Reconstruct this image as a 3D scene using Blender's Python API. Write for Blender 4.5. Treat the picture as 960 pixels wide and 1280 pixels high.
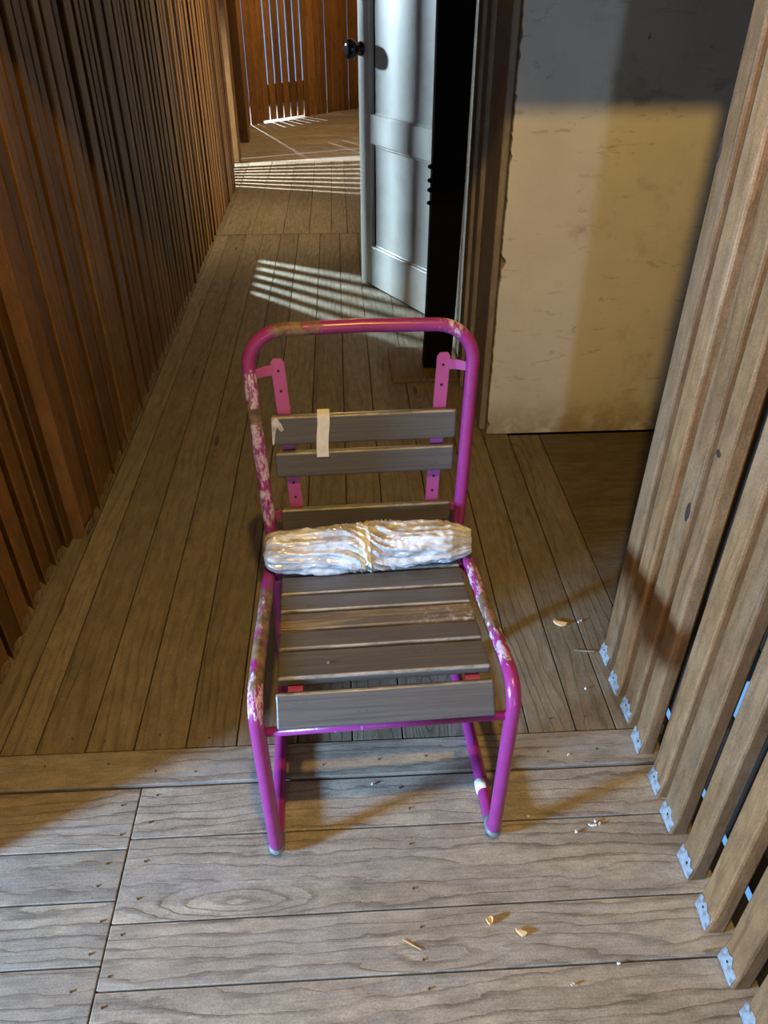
import bpy, bmesh, math, random
from mathutils import Vector, Matrix, noise as mnoise

random.seed(7)
sc = bpy.context.scene
for o in list(bpy.data.objects):
    bpy.data.objects.remove(o)
col = sc.collection

# ------------------------------------------------------------------ camera
FPX, PITCH, YAW, CAMH = 969.0, 35.5, 3.1, 1.45
cd = bpy.data.cameras.new('camera')
cam = bpy.data.objects.new('camera', cd)
col.objects.link(cam)
cam.location = (0, 0, CAMH)
cam.rotation_euler = (math.radians(90 - PITCH), 0, math.radians(-YAW))
cd.sensor_fit = 'VERTICAL'
cd.sensor_height = 36.0
cd.lens = 36.0 * FPX / 1280.0
cd.clip_start = 0.02
sc.camera = cam

# ------------------------------------------------------------------ world, lights, exposure
w = bpy.data.worlds.new('world')
sc.world = w
w.use_nodes = True
bg = w.node_tree.nodes['Background']
bg.inputs[0].default_value = (0.17, 0.44, 0.86, 1)
bg.inputs[1].default_value = 1.0

sc.view_settings.view_transform = 'Standard'
sc.view_settings.look = 'None'
sc.view_settings.gamma = 1.0
sc.view_settings.use_curve_mapping = False
sc.view_settings.exposure = 0.0


def point_light(name, loc, power, color, radius):
    l = bpy.data.lights.new(name, 'POINT')
    l.energy, l.color, l.shadow_soft_size = power, color, radius
    o = bpy.data.objects.new(name, l)
    o.location = loc
    col.objects.link(o)
    return o


def area_light(name, loc, target, sx, sy, power, color, spread=180):
    l = bpy.data.lights.new(name, 'AREA')
    l.shape, l.size, l.size_y = 'RECTANGLE', sx, sy
    l.energy, l.color = power, color
    l.spread = math.radians(spread)
    o = bpy.data.objects.new(name, l)
    o.location = loc
    d = Vector(target) - Vector(loc)
    o.rotation_euler = d.to_track_quat('-Z', 'Y').to_euler()
    col.objects.link(o)
    return o


WARM = (1.0, 0.61, 0.145)
COOL = (0.37, 0.63, 1.0)
point_light('ceiling_bulb', (0.084, 0.10, 2.74), 142, WARM, 0.032)
point_light('far_warm_fill', (-0.05, 8.3, 2.45), 80, (1.0, 0.66, 0.25), 0.05)  # unseen warm fill added to brighten the far floor
# daylight through the low window of the side room on the left
area_light('side_window_daylight', (-3.02, -0.35, 0.95), (0.2, 1.0, 0.2), 0.34, 0.32, 365, COOL)
# daylight through the window at the end of the passage behind the camera
area_light('back_window_daylight', (-0.43, -5.98, 1.35), (0.2, 2.5, 0.7), 0.22, 0.8, 58, (0.66, 0.82, 1.0))
# daylight outside the left slat wall
area_light('slat_daylight_near', (-2.05, 5.55, 1.55), (-0.05, 4.15, 0.3), 0.10, 0.10, 72, (0.68, 0.88, 1.0), 75)
area_light('slat_daylight_mid', (-2.35, 6.95, 1.15), (-0.2, 6.7, 0.0), 0.05, 0.3, 75, (0.86, 0.94, 1.0), 70)
area_light('slat_daylight_far', (-1.55, 10.95, 0.8), (-0.6, 9.3, 0.0), 0.05, 0.05, 40, (0.95, 0.97, 1.0), 70)
# warm light added for the bright left battens, through an assumed right-wall opening
area_light('right_wall_warm_fill', (0.95, 5.30, 1.55), (-0.8, 5.5, 0.8), 0.4, 0.6, 42, (1.0, 0.76, 0.42))

# ------------------------------------------------------------------ helpers


def tag(o, label=None, cat=None, group=None, kind=None):
    if label: o['label'] = label
    if cat: o['category'] = cat
    if group: o['group'] = group
    if kind: o['kind'] = kind
    return o


def empty(name, loc=(0, 0, 0), rz=0.0):
    o = bpy.data.objects.new(name, None)
    o.location = loc
    o.rotation_euler = (0, 0, rz)
    o.empty_display_size = 0.1
    col.objects.link(o)
    return o


def from_bm(name, bm, mat, parent=None, smooth=False):
    me = bpy.data.meshes.new(name)
    bmesh.ops.recalc_face_normals(bm, faces=bm.faces)
    bm.to_mesh(me)
    bm.free()
    if smooth:
        for p in me.polygons: p.use_smooth = True
    return from_mesh(name, me, mat, parent)


def from_mesh(name, me, mat, parent=None):
    if mat is not None and len(me.materials) == 0:
        me.materials.append(mat)
    o = bpy.data.objects.new(name, me)
    col.objects.link(o)
    if parent is not None: o.parent = parent
    return o


def bm_box(bm, lo, hi, bevel=0.0, segs=1):
    lo, hi = Vector(lo), Vector(hi)
    c, s = (lo + hi) / 2, hi - lo
    r = bmesh.ops.create_cube(bm, size=1.0, matrix=Matrix.Translation(c) @ Matrix.Diagonal((s.x, s.y, s.z, 1)))
    if bevel > 0:
        es = set()
        for v in r['verts']: es.update(v.link_edges)
        bmesh.ops.bevel(bm, geom=list(es), offset=bevel, segments=segs, affect='EDGES', profile=0.5)


def box(name, lo, hi, mat, parent=None, bevel=0.0, segs=1, local=True):
    """box as its own mesh object; its origin is at the box centre so that grain runs through each piece"""
    lo, hi = Vector(lo), Vector(hi)
    c = (lo + hi) / 2
    bm = bmesh.new()
    bm_box(bm, lo - c, hi - c, bevel, segs)
    o = from_bm(name, bm, mat, parent)
    o.location = c
    return o


def fillet(pts, rads, n=8):
    out = [Vector(pts[0])]
    for i in range(1, len(pts) - 1):
        p0, p1, p2 = Vector(pts[i - 1]), Vector(pts[i]), Vector(pts[i + 1])
        r = rads[i]
        if r <= 0:
            out.append(p1)
            continue
        a, b = (p0 - p1), (p2 - p1)
        la, lb = a.length, b.length
        a.normalize(); b.normalize()
        ang = a.angle(b)
        t = min(r / math.tan(ang / 2), la * 0.49, lb * 0.49)
        s, e = p1 + a * t, p1 + b * t
        rr = t * math.tan(ang / 2)
        cen = p1 + (a + b).normalized() * (rr / math.sin(ang / 2))
        va, vb = s - cen, e - cen
        th = va.angle(vb)
        for k in range(n + 1):
            f = k / n
            out.append(cen + (va * math.sin((1 - f) * th) + vb * math.sin(f * th)) / math.sin(th))
    out.append(Vector(pts[-1]))
    return out


def bm_tube(bm, path, r, n=14, caps=True):
    path = [Vector(p) for p in path]
    t = (path[1] - path[0]).normalized()
    up = Vector((0, 0, 1)) if abs(t.z) < 0.9 else Vector((1, 0, 0))
    nrm = (up - t * up.dot(t)).normalized()
    rings = []
    for i, p in enumerate(path):
        if i == 0: tt = (path[1] - path[0])
        elif i == len(path) - 1: tt = (path[-1] - path[-2])
        else: tt = (path[i + 1] - path[i]).normalized() + (path[i] - path[i - 1]).normalized()
        tt.normalize()
        nrm = (nrm - tt * nrm.dot(tt)).normalized()
        bn = tt.cross(nrm)
        rr = r[i] if isinstance(r, (list, tuple)) else r
        rings.append([bm.verts.new(p + (nrm * math.cos(2 * math.pi * k / n) + bn * math.sin(2 * math.pi * k / n)) * rr) for k in range(n)])
    for a, b in zip(rings[:-1], rings[1:]):
        for k in range(n):
            bm.faces.new((a[k], a[(k + 1) % n], b[(k + 1) % n], b[k]))
    if caps:
        bm.faces.new(rings[0][::-1])
        bm.faces.new(rings[-1])


# ------------------------------------------------------------------ materials
class NT:
    def __init__(self, name):
        self.m = bpy.data.materials.new(name)
        self.m.use_nodes = True
        self.t = self.m.node_tree
        self.b = self.t.nodes['Principled BSDF']

    def n(self, typ, **kw):
        nd = self.t.nodes.new(typ)
        for k, v in kw.items():
            setattr(nd, k, v)
        return nd

    def set(self, sock, val):
        if isinstance(val, bpy.types.NodeSocket): self.t.links.new(val, sock)
        elif val is not None: sock.default_value = val

    def math(self, op, a, b=None, c=None, clamp=False):
        nd = self.n('ShaderNodeMath', operation=op, use_clamp=clamp)
        for i, v in enumerate((a, b, c)):
            if v is not None: self.set(nd.inputs[i], v)
        return nd.outputs[0]

    def vmath(self, op, a, b=None, scale=None):
        nd = self.n('ShaderNodeVectorMath', operation=op)
        self.set(nd.inputs[0], a)
        if b is not None: self.set(nd.inputs[1], b)
        if scale is not None: nd.inputs['Scale'].default_value = scale
        return nd.outputs['Value'] if op in ('DISTANCE', 'LENGTH', 'DOT_PRODUCT') else nd.outputs[0]

    def mix(self, f, a, b, mode='MIX'):
        nd = self.n('ShaderNodeMix', data_type='RGBA', blend_type=mode)
        self.set(nd.inputs[0], f)
        for i, v in ((6, a), (7, b)):
            if isinstance(v, (tuple, list)): v = tuple(v) + ((1,) if len(v) == 3 else ())
            self.set(nd.inputs[i], v)
        return nd.outputs[2]

    def noise(self, vec, scale=1.0, detail=3.0, rough=0.55, dist=0.0):
        nd = self.n('ShaderNodeTexNoise')
        self.set(nd.inputs['Vector'], vec)
        nd.inputs['Scale'].default_value = scale
        nd.inputs['Detail'].default_value = detail
        nd.inputs['Roughness'].default_value = rough
        nd.inputs['Distortion'].default_value = dist
        return nd.outputs[0]

    def ramp(self, f, lo, hi, a=0.0, b=1.0, smooth=True):
        nd = self.n('ShaderNodeMapRange', clamp=True)
        if smooth: nd.interpolation_type = 'SMOOTHSTEP'
        self.set(nd.inputs[0], f)
        nd.inputs[1].default_value, nd.inputs[2].default_value = lo, hi
        nd.inputs[3].default_value, nd.inputs[4].default_value = a, b
        return nd.outputs[0]

    def map(self, vec, scale=(1, 1, 1), loc=(0, 0, 0), rot=(0, 0, 0)):
        nd = self.n('ShaderNodeMapping')
        self.set(nd.inputs[0], vec)
        nd.inputs[1].default_value = loc
        nd.inputs[2].default_value = rot
        nd.inputs[3].default_value = scale
        return nd.outputs[0]

    def bump(self, h, strength=0.3, dist=0.002):
        nd = self.n('ShaderNodeBump')
        nd.inputs['Strength'].default_value = strength
        nd.inputs['Distance'].default_value = dist
        self.set(nd.inputs['Height'], h)
        self.t.links.new(nd.outputs[0], self.b.inputs['Normal'])

    def base(self, c):
        if isinstance(c, tuple): c = c + ((1,) if len(c) == 3 else ())
        self.set(self.b.inputs['Base Color'], c)

    def rough(self, r): self.set(self.b.inputs['Roughness'], r)

    def coords(self):
        tc = self.n('ShaderNodeTexCoord')
        return tc.outputs['Object']

    def rnd(self):
        return self.n('ShaderNodeObjectInfo').outputs['Random']


def plain(name, c, rough=0.5, metal=0.0):
    m = NT(name)
    m.base(c)
    m.rough(rough)
    m.b.inputs['Metallic'].default_value = metal
    return m.m


def wood(name, axis, light, dark, ring=70.0, amp=2.2, line=0.55, var=0.35, rough=0.7, stain=None, stain_amt=0.5,
         knots=True, bump=0.35, bdist=0.0015, knot_scale=1.7, wobble=0.9, pale=None):
    """grain along local `axis`, every piece offset by the object's random number"""
    m = NT(name)
    p = m.coords()
    r = m.rnd()
    if axis == 'Y':
        p = m.map(p, rot=(0, 0, math.pi / 2))
    elif axis == 'Z':
        p = m.map(p, rot=(0, math.pi / 2, 0))
    # p.x long, p.y across
    cx = m.n('ShaderNodeCombineXYZ')
    m.set(cx.inputs[0], m.math('MULTIPLY', r, 37.0))
    m.set(cx.inputs[1], m.math('MULTIPLY', r, 91.0))
    m.set(cx.inputs[2], m.math('MULTIPLY', r, 53.0))
    q = m.vmath('ADD', p, cx.outputs[0])
    low = m.noise(m.map(q, (1.1, 5.0, 5.0)), 1.0, 2.0, 0.45)
    sep = m.n('ShaderNodeSeparateXYZ')
    m.set(sep.inputs[0], q)
    field = m.math('MULTIPLY', m.math('ADD', sep.outputs[1], m.math('MULTIPLY', sep.outputs[2], 0.6)), ring * 0.5)
    field = m.math('ADD', field, m.math('MULTIPLY', low, amp * 3.0))
    wob = m.noise(m.map(q, (7.0, 26.0, 26.0)), 1.0, 3.0, 0.6)
    field = m.math('ADD', field, m.math('MULTIPLY', wob, wobble))
    if knots:
        vo = m.n('ShaderNodeTexVoronoi', feature='F1')
        m.set(vo.inputs['Vector'], m.map(q, (knot_scale, knot_scale * 5.0, knot_scale * 5.0)))
        vo.inputs['Scale'].default_value = 1.0
        d = vo.outputs['Distance']
        sel = m.n('ShaderNodeSeparateColor')
        m.set(sel.inputs[0], vo.outputs['Color'])
        on = m.math('GREATER_THAN', sel.outputs[0], 0.62)
        kn = m.math('MULTIPLY', m.ramp(d, 0.0, 0.40, 1.0, 0.0), on)
        field = m.math('ADD', field, m.math('MULTIPLY', kn, amp * 1.6))
        core = m.math('MULTIPLY', m.ramp(d, 0.04, 0.10, 1.0, 0.0), on)
    fr = m.math('FRACT', field)
    late = m.ramp(fr, 0.50, 0.90, 0.0, 1.0)
    late = m.math('MULTIPLY', late, m.ramp(fr, 0.90, 1.0, 1.0, 0.0))
    fine = m.noise(m.map(q, (6.0, 260.0, 260.0)), 1.0, 2.0, 0.6)
    blot = m.noise(m.map(q, (2.0, 8.0, 8.0)), 1.0, 4.0, 0.6)
    f = m.math('MULTIPLY', m.math('MULTIPLY', late, line), m.ramp(m.noise(m.map(q, (2.5, 14.0, 14.0)), 1.0, 2.0, 0.5), 0.36, 0.62, 0.25, 1.25))
    f = m.math('ADD', f, m.ramp(fine, 0.35, 0.75, -0.12, 0.22), clamp=True)
    c = m.mix(f, light, dark)
    if stain is not None:
        c = m.mix(m.ramp(blot, 0.42, 0.70, 0.0, stain_amt), c, stain)
    if pale is not None:
        pn = m.noise(m.map(q, (2.6, 9.0, 9.0), loc=(7, 3, 1)), 1.0, 5.0, 0.65)
        c = m.mix(m.math('MULTIPLY', m.ramp(pn, 0.50, 0.66, 0.0, 0.75), m.math('SUBTRACT', 1.0, m.math('MULTIPLY', late, 0.7))), c, pale)
    bri = m.math('ADD', m.math('MULTIPLY', r, var), 1.0 - var / 2)
    bri = m.math('MULTIPLY', bri, m.ramp(blot, 0.2, 0.8, 0.80, 1.18))
    spk = m.noise(q, 330.0, 2.0, 0.6)
    mot = m.noise(m.map(q, (14.0, 40.0, 40.0)), 1.0, 4.0, 0.7)
    bri = m.math('MULTIPLY', bri, m.ramp(spk, 0.25, 0.75, 0.80, 1.20))
    bri = m.math('MULTIPLY', bri, m.ramp(mot, 0.25, 0.75, 0.78, 1.22))
    hs = m.n('ShaderNodeHueSaturation')
    m.set(hs.inputs['Value'], bri)
    hs.inputs['Saturation'].default_value = 1.0
    m.set(hs.inputs['Color'], c)
    c = hs.outputs[0]
    if knots:
        c = m.mix(m.math('MULTIPLY', core, 0.75), c, tuple(x * 0.35 for x in dark))
    m.base(c)
    m.rough(rough)
    m.b.inputs['Specular IOR Level'].default_value = 0.3
    h = m.math('SUBTRACT', m.math('MULTIPLY', fine, 0.5), m.math('MULTIPLY', late, -0.6))
    h = m.math('ADD', h, m.math('MULTIPLY', blot, 0.8))
    m.bump(h, bump, bdist)
    return m.m


FL, FD = (0.295, 0.255, 0.205), (0.125, 0.10, 0.076)
M_plank_x = wood('grey_floor_wood_across', 'X', FL, FD, ring=75, amp=2.4, line=0.62, var=0.26, stain=(0.22, 0.22, 0.215), stain_amt=0.6, bump=0.5, bdist=0.002, wobble=1.7, pale=(0.40, 0.35, 0.27))
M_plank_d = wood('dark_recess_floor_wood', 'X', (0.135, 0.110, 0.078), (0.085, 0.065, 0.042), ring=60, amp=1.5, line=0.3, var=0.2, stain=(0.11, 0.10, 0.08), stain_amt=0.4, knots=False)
M_plank_y = wood('grey_floor_wood_along', 'Y', (0.21, 0.178, 0.128), (0.108, 0.086, 0.056), ring=70, amp=2.2, line=0.55, var=0.24, stain=(0.17, 0.145, 0.11), stain_amt=0.4, bump=0.45)
M_slat_l = wood('dark_stained_slat_wood', 'Z', (0.165, 0.082, 0.024), (0.10, 0.047, 0.013), ring=40, amp=0.8, line=0.35, var=0.75, rough=0.55, knots=False)
M_slat_r = wood('oiled_slat_wood', 'Z', (0.25, 0.132, 0.055), (0.12, 0.058, 0.023), ring=60, amp=1.6, line=0.45, var=0.35, rough=0.6, stain=(0.21, 0.15, 0.095), stain_amt=0.5, knots=True, knot_scale=1.2)
M_far = wood('far_slat_wood', 'Z', (0.20, 0.092, 0.024), (0.085, 0.036, 0.010), ring=50, amp=1.2, line=0.5, var=0.6, knots=False)
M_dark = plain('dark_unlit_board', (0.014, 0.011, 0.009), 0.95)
M_sub = plain('dark_subfloor', (0.02, 0.016, 0.012), 0.95)
M_ceil = wood('ceiling_board_wood', 'Y', (0.12, 0.09, 0.06), (0.07, 0.05, 0.03), knots=False)
M_beam = wood('beam_wood', 'X', (0.28, 0.19, 0.11), (0.14, 0.09, 0.05), knots=False)


def plaster(name, c=(0.82, 0.80, 0.75)):
    m = NT(name)
    p = m.coords()
    n1 = m.noise(p, 2.2, 5, 0.6)
    n2 = m.noise(p, 14.0, 5, 0.65)
    n3 = m.noise(m.map(p, (9, 9, 30)), 1.0, 4, 0.7, 0.6)
    n4 = m.noise(p, 90.0, 2, 0.5)
    cc = m.mix(m.ramp(n1, 0.35, 0.7), c, tuple(x * 0.86 for x in c))
    cc = m.mix(m.ramp(n3, 0.58, 0.70, 0, 0.6), cc, (0.46, 0.41, 0.35))
    n5 = m.noise(p, 5.0, 6, 0.7)
    cc = m.mix(m.ramp(n5, 0.56, 0.70, 0, 0.5), cc, (0.52, 0.47, 0.40))
    cc = m.mix(m.ramp(n2, 0.69, 0.73, 0, 0.85), cc, (0.16, 0.12, 0.08))
    sep = m.n('ShaderNodeSeparateXYZ')
    m.set(sep.inputs[0], p)
    low = m.math('MULTIPLY', m.ramp(sep.outputs[2], -1.40, -1.22, 1, 0), m.ramp(n2, 0.3, 0.6, 0.1, 0.7))
    cc = m.mix(low, cc, (0.30, 0.23, 0.13))
    m.base(cc)
    m.rough(0.85)
    m.b.inputs['Specular IOR Level'].default_value = 0.2
    m.bump(m.math('ADD', m.math('MULTIPLY', n2, 1.0), m.math('MULTIPLY', n4, 0.25)), 0.5, 0.004)
    return m.m


M_plaster = plaster('worn_white_plaster')
M_brown = wood('brown_painted_casing', 'Z', (0.17, 0.14, 0.105), (0.12, 0.095, 0.07), ring=20, amp=0.6, line=0.3, var=0.2, rough=0.6, knots=False)
M_casing = wood('grey_brown_painted_casing', 'Z', (0.27, 0.225, 0.17), (0.19, 0.155, 0.115), ring=20, amp=0.6, line=0.3, var=0.2, rough=0.6, knots=False)
M_black = plain('black_paint', (0.0035, 0.0033, 0.003), 0.9)
M_black.node_tree.nodes['Principled BSDF'].inputs['Specular IOR Level'].default_value = 0.1
M_foot = None


def painted(name, c, c2, rough, sc_=10.0, amt=0.5, bumps=0.1):
    m = NT(name)
    p = m.coords()
    n1 = m.noise(p, sc_, 5, 0.65)
    n2 = m.noise(p, sc_ * 9, 3, 0.6)
    m.base(m.mix(m.ramp(n1, 0.4, 0.7, 0, amt), c, c2))
    m.rough(rough)
    m.bump(m.math('ADD', n1, m.math('MULTIPLY', n2, 0.3)), bumps, 0.002)
    return m.m


M_foot = painted('pale_grey_paint_remains', (0.30, 0.33, 0.36), (0.11, 0.085, 0.06), 0.75, 55.0, 1.0, 0.5)
M_footl = painted('worn_bare_slat_end', (0.30, 0.23, 0.14), (0.12, 0.07, 0.03), 0.7, 40.0, 0.8, 0.3)
M_door = painted('grey_white_door_paint', (0.50, 0.52, 0.51), (0.40, 0.40, 0.37), 0.45, 5.0, 0.8, 0.12)
M_doorstile = painted('cream_door_stile_paint', (0.55, 0.55, 0.50), (0.44, 0.42, 0.37), 0.45, 6.0, 0.7, 0.12)
M_nail = plain('dark_nail_metal', (0.03, 0.03, 0.035), 0.5, 0.6)
M_chip = plain('fresh_wood_chip', (0.72, 0.48, 0.22), 0.7)
M_white_bit = plain('white_plaster_crumb', (0.7, 0.68, 0.64), 0.8)

# ================================================================== STRUCTURE
# ---- floor ---------------------------------------------------------------
floor = empty('floor')
tag(floor, 'worn grey plank floor of the passage, boards crosswise in front and lengthwise behind', 'floor', kind='structure')
box('subfloor', (-3.1, -6.1, -0.14), (0.745, 11.0, -0.030), M_sub, floor)
box('subfloor', (0.745, 1.385, -0.14), (1.62, 5.0, -0.030), M_sub, floor)
G = 0.0030


def plank(x0, x1, y0, y1, axis, dz=0.0, mat=None):
    o = box('plank', (x0 + G * .5, y0 + G * .5, -0.03), (x1 - G * .5, y1 - G * .5, dz), mat or (M_plank_x if axis == 'X' else M_plank_y), floor, 0.0013, 1)
    return o


rz = lambda a=0.0016: random.uniform(-a, 0.0)
# crosswise boards at the front, split lengthwise at x = -0.465
right_y = [1.040, 0.920, 0.749, 0.634, 0.50, 0.36, 0.21, 0.05, -0.12]
left_y = [1.040, 0.899, 0.794, 0.677, 0.55, 0.42, 0.28, 0.10, -0.12]
for a, b in zip(right_y[:-1], right_y[1:]): plank(-0.465, 0.685, b, a, 'X', rz())
for a, b in zip(left_y[:-1], left_y[1:]): plank(-1.25, -0.465, b, a, 'X', rz())
plank(-1.25, 0.685, 1.043, 1.136, 'X', 0.003)
for i in range(14):
    plank(-1.25, 0.685, -0.12 - (i + 1) * 0.42, -0.12 - i * 0.42, 'X', rz())
for i in range(6):
    plank(-3.1 + i * 0.308, -3.1 + (i + 1) * 0.308, -1.6, 1.3, 'Y', rz())
# lengthwise boards of the passage
xs = [-0.92, -0.80, -0.722, -0.611, -0.503, -0.387, -0.273, -0.135, -0.010, 0.105, 0.252, 0.396, 0.507, 0.600]
for a, b in zip(xs[:-1], xs[1:]): plank(a, b, 1.138, 5.16 + random.uniform(-0.004, 0.002), 'Y', rz(0.0012))
plank(0.600, 0.716, 1.138, 2.50, 'Y', rz())
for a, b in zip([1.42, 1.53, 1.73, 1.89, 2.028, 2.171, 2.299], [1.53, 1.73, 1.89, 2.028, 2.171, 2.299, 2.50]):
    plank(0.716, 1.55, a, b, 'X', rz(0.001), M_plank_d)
xs2 = [-0.98, -0.78, -0.581, -0.378, -0.208, -0.064, 0.042, 0.19, 0.35, 0.52]
for a, b in zip(xs2[:-1], xs2[1:]): plank(a, b, 5.164, 7.40, 'Y', rz())
yy = 7.40
while yy < 10.9:
    wd = random.uniform(0.16, 0.24)
    plank(-1.15, 0.70, yy, yy + wd, 'X', rz())
    yy += wd

# nail heads in the front boards
bm = bmesh.new()
bmesh.ops.create_cone(bm, cap_ends=True, segments=8, radius1=0.0025, radius2=0.0021, depth=0.002)
me_fn = bpy.data.meshes.new('nail_head')
bm.to_mesh(me_fn); bm.free()
me_fn.materials.append(plain('rusty_nail_head', (0.06, 0.048, 0.036), 0.7))
nr = random.Random(5)
spots = []
for ysq in (right_y, left_y):
    for a, b in zip(ysq[:5], ysq[1:6]):
        for x in ((-0.435, 0.10) if ysq is right_y else (-0.495, -0.80)):
            for f_ in (0.25, 0.75): spots.append((x + nr.uniform(-.012, .012), b + (a - b) * f_ + nr.uniform(-.01, .01)))
for x in (-0.66, -0.556, -0.445, -0.33, -0.2, -0.07, 0.05, 0.18, 0.32, 0.45, 0.55): spots += [(x + nr.uniform(-.02, .02), 1.17 + nr.uniform(-.01, .01)), (x + nr.uniform(-.03, .03), 1.085 + nr.uniform(-.02, .02))]
for x, y in spots:
    o = from_mesh('nail_head', me_fn, None, floor)
    o.location = (x, y, 0.0004 if y < 1.04 or y > 1.138 else 0.0034)

# ---- ceiling and header ----------------------------------------------------
ceiling = empty('ceiling', (0, 0, 2.80))
tag(ceiling, 'plain board ceiling above the passage', 'ceiling', kind='structure')
for i in range(14):
    x0 = -3.1 + i * 0.36
    box('ceiling_board', (x0, -6.1, 0.0), (x0 + 0.357, 11.6, 0.03), M_ceil, ceiling)
box('roof_deck', (-3.2, -6.2, 0.032), (2.1, 11.7, 0.06), M_dark, ceiling)
hd = box('trim_1', (-0.90, 1.425, 1.83), (1.55, 1.485, 2.80), M_beam)
tag(hd, 'timber header across the passage above the chair', 'header', kind='structure')


def slat_mesh(name, wy, dx, h, mat, side, cut=0.045, cut_in=0.014, bev=0.003, back=1.0):
    """upright batten, base centre at the origin; corridor face on local +x if side>0 else -x; foot cut back"""
    bm = bmesh.new()
    bm_box(bm, (-dx / 2, -wy / 2, 0.0), (dx / 2, wy / 2, h))
    bmesh.ops.bisect_plane(bm, geom=bm.verts[:] + bm.edges[:] + bm.faces[:], plane_co=(0, 0, cut), plane_no=(0, 0, 1))
    for v in bm.verts:
        if v.co.z < 1e-4 and v.co.x * side > 0:
            v.co.x -= side * cut_in
    for v in bm.verts:
        if v.co.x * side < 0: v.co.y *= back
    es = [e for e in bm.edges if abs((e.verts[0].co - e.verts[1].co).normalized().z) > 0.8]
    bmesh.ops.bevel(bm, geom=es, offset=bev, segments=2, affect='EDGES', profile=0.5)
    bmesh.ops.recalc_face_normals(bm, faces=bm.faces)
    me = bpy.data.meshes.new(name)
    bm.to_mesh(me); bm.free()
    me.materials.append(mat)
    return me


def foot_mesh(wy, dx, side, cut, cut_in, mat, hh=0.05, jag=0.008, seed=0):
    """thin ragged paint layer on the cut foot of a batten"""
    rnd = random.Random(seed)
    bm = bmesh.new()
    n = 7
    rows = []
    for sgn in (0, 1):
        for k in range(n):
            y = -wy / 2 * 0.96 + wy * 0.96 * k / (n - 1)
            zt = min(cut - 0.001, hh - abs(k - 3) * 0.003 - rnd.uniform(0, jag))
            for z in (0.002, zt):
                x = side * (dx / 2 - cut_in * (1 - z / cut) + (0.0012 if sgn else -0.001))
                rows.append(bm.verts.new((x, y, z)))
    b = n * 2
    for k in range(n - 1):
        i = k * 2
        bm.faces.new((rows[b + i], rows[b + i + 2], rows[b + i + 3], rows[b + i + 1]))
        bm.faces.new((rows[i], rows[i + 1], rows[i + 3], rows[i + 2]))
        bm.faces.new((rows[i], rows[i + 2], rows[b + i + 2], rows[b + i]))
        bm.faces.new((rows[i + 1], rows[b + i + 1], rows[b + i + 3], rows[i + 3]))
    for i in (0, 2 * (n - 1)):
        bm.faces.new((rows[i], rows[b + i], rows[b + i + 1], rows[i + 1]))
    bmesh.ops.recalc_face_normals(bm, faces=bm.faces)
    me = bpy.data.meshes.new('paint_patch')
    bm.to_mesh(me); bm.free()
    me.materials.append(mat)
    return me


def nail_mesh(side, r=0.0025):
    bm = bmesh.new()
    bmesh.ops.create_cone(bm, cap_ends=True, segments=8, radius1=r, radius2=r, depth=0.003,
                          matrix=Matrix.Rotation(math.pi / 2, 4, 'Y'))
    me = bpy.data.meshes.new('nail')
    bm.to_mesh(me); bm.free()
    me.materials.append(M_nail)
    return me


# ---- left slat wall ----------------------------------------------------------
wl = empty('wall_left')
tag(wl, 'long wall of upright dark orange-brown battens along the left side of the passage', 'slat wall', kind='structure')
SW, SD = 0.066, 0.034
me_a = slat_mesh('slat', SW, SD, 2.78, M_slat_l, 1, 0.05, 0.002, 0.003, 0.35)
me_b = slat_mesh('slat', 0.051, SD, 2.78, M_slat_l, 1, 0.05, 0.002, 0.003, 0.3)
me_c = slat_mesh('slat', 0.056, 0.016, 2.78, M_slat_l, 1, 0.05, 0.004, 0.003)
me_fa = foot_mesh(SW, SD, 1, 0.05, 0.002, M_footl, 0.04, 0.012, 1)
me_fb = foot_mesh(0.051, SD, 1, 0.05, 0.002, M_footl, 0.045, 0.012, 2)


def lslat(y, x, me, mf=None, rot=0.0):
    o = from_mesh('slat', me, None, wl)
    o.location = (x, y, 0.0)
    o.rotation_euler = (random.uniform(-0.002, 0.002), random.uniform(-0.003, 0.003), rot)
    if mf is not None:
        from_mesh('foot_patch', mf, None, o)
    return o


ys = [0.86, 0.945, 1.03, 1.115, 1.20, 1.285, 1.385, 1.468, 1.555, 1.655, 1.757, 1.838]
for y in ys:
    lslat(y, -0.880 + random.uniform(-0.004, 0.004), me_a, me_fa, random.uniform(-0.06, 0.06))
o = lslat(1.925, -0.868, me_a, None)
o = lslat(1.975, -0.824, slat_mesh('slat', 0.075, 0.05, 2.78, M_slat_l, 1, 0.05, 0.012, 0.005), foot_mesh(0.075, 0.05, 1, 0.05, 0.012, M_footl, 0.05, 0.01, 5), -0.10)
y = 2.045
while y < 6.40:
    far = y > 4.0
    if 4.30 < y < 4.95:
        lslat(y, -0.815, me_c)
        y += 0.104
    else:
        lslat(y, -0.822 + random.uniform(-0.005, 0.005), me_b, me_fb if not far else None, random.uniform(-0.05, 0.05))
        y += 0.070 + random.uniform(-0.003, 0.003)
# backing boards behind the battens, left open where daylight falls in
bk = empty('wall_left_backing')
tag(bk, 'dark boards closing the left batten wall from behind', 'backing', kind='structure')
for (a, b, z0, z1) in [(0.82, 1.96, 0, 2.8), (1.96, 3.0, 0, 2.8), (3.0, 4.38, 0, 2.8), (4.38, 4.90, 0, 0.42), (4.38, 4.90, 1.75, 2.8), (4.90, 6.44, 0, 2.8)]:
    box('backing_board', (-0.93, a + .002, z0), (-0.905, b - .002, z1), M_dark, bk)
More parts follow.
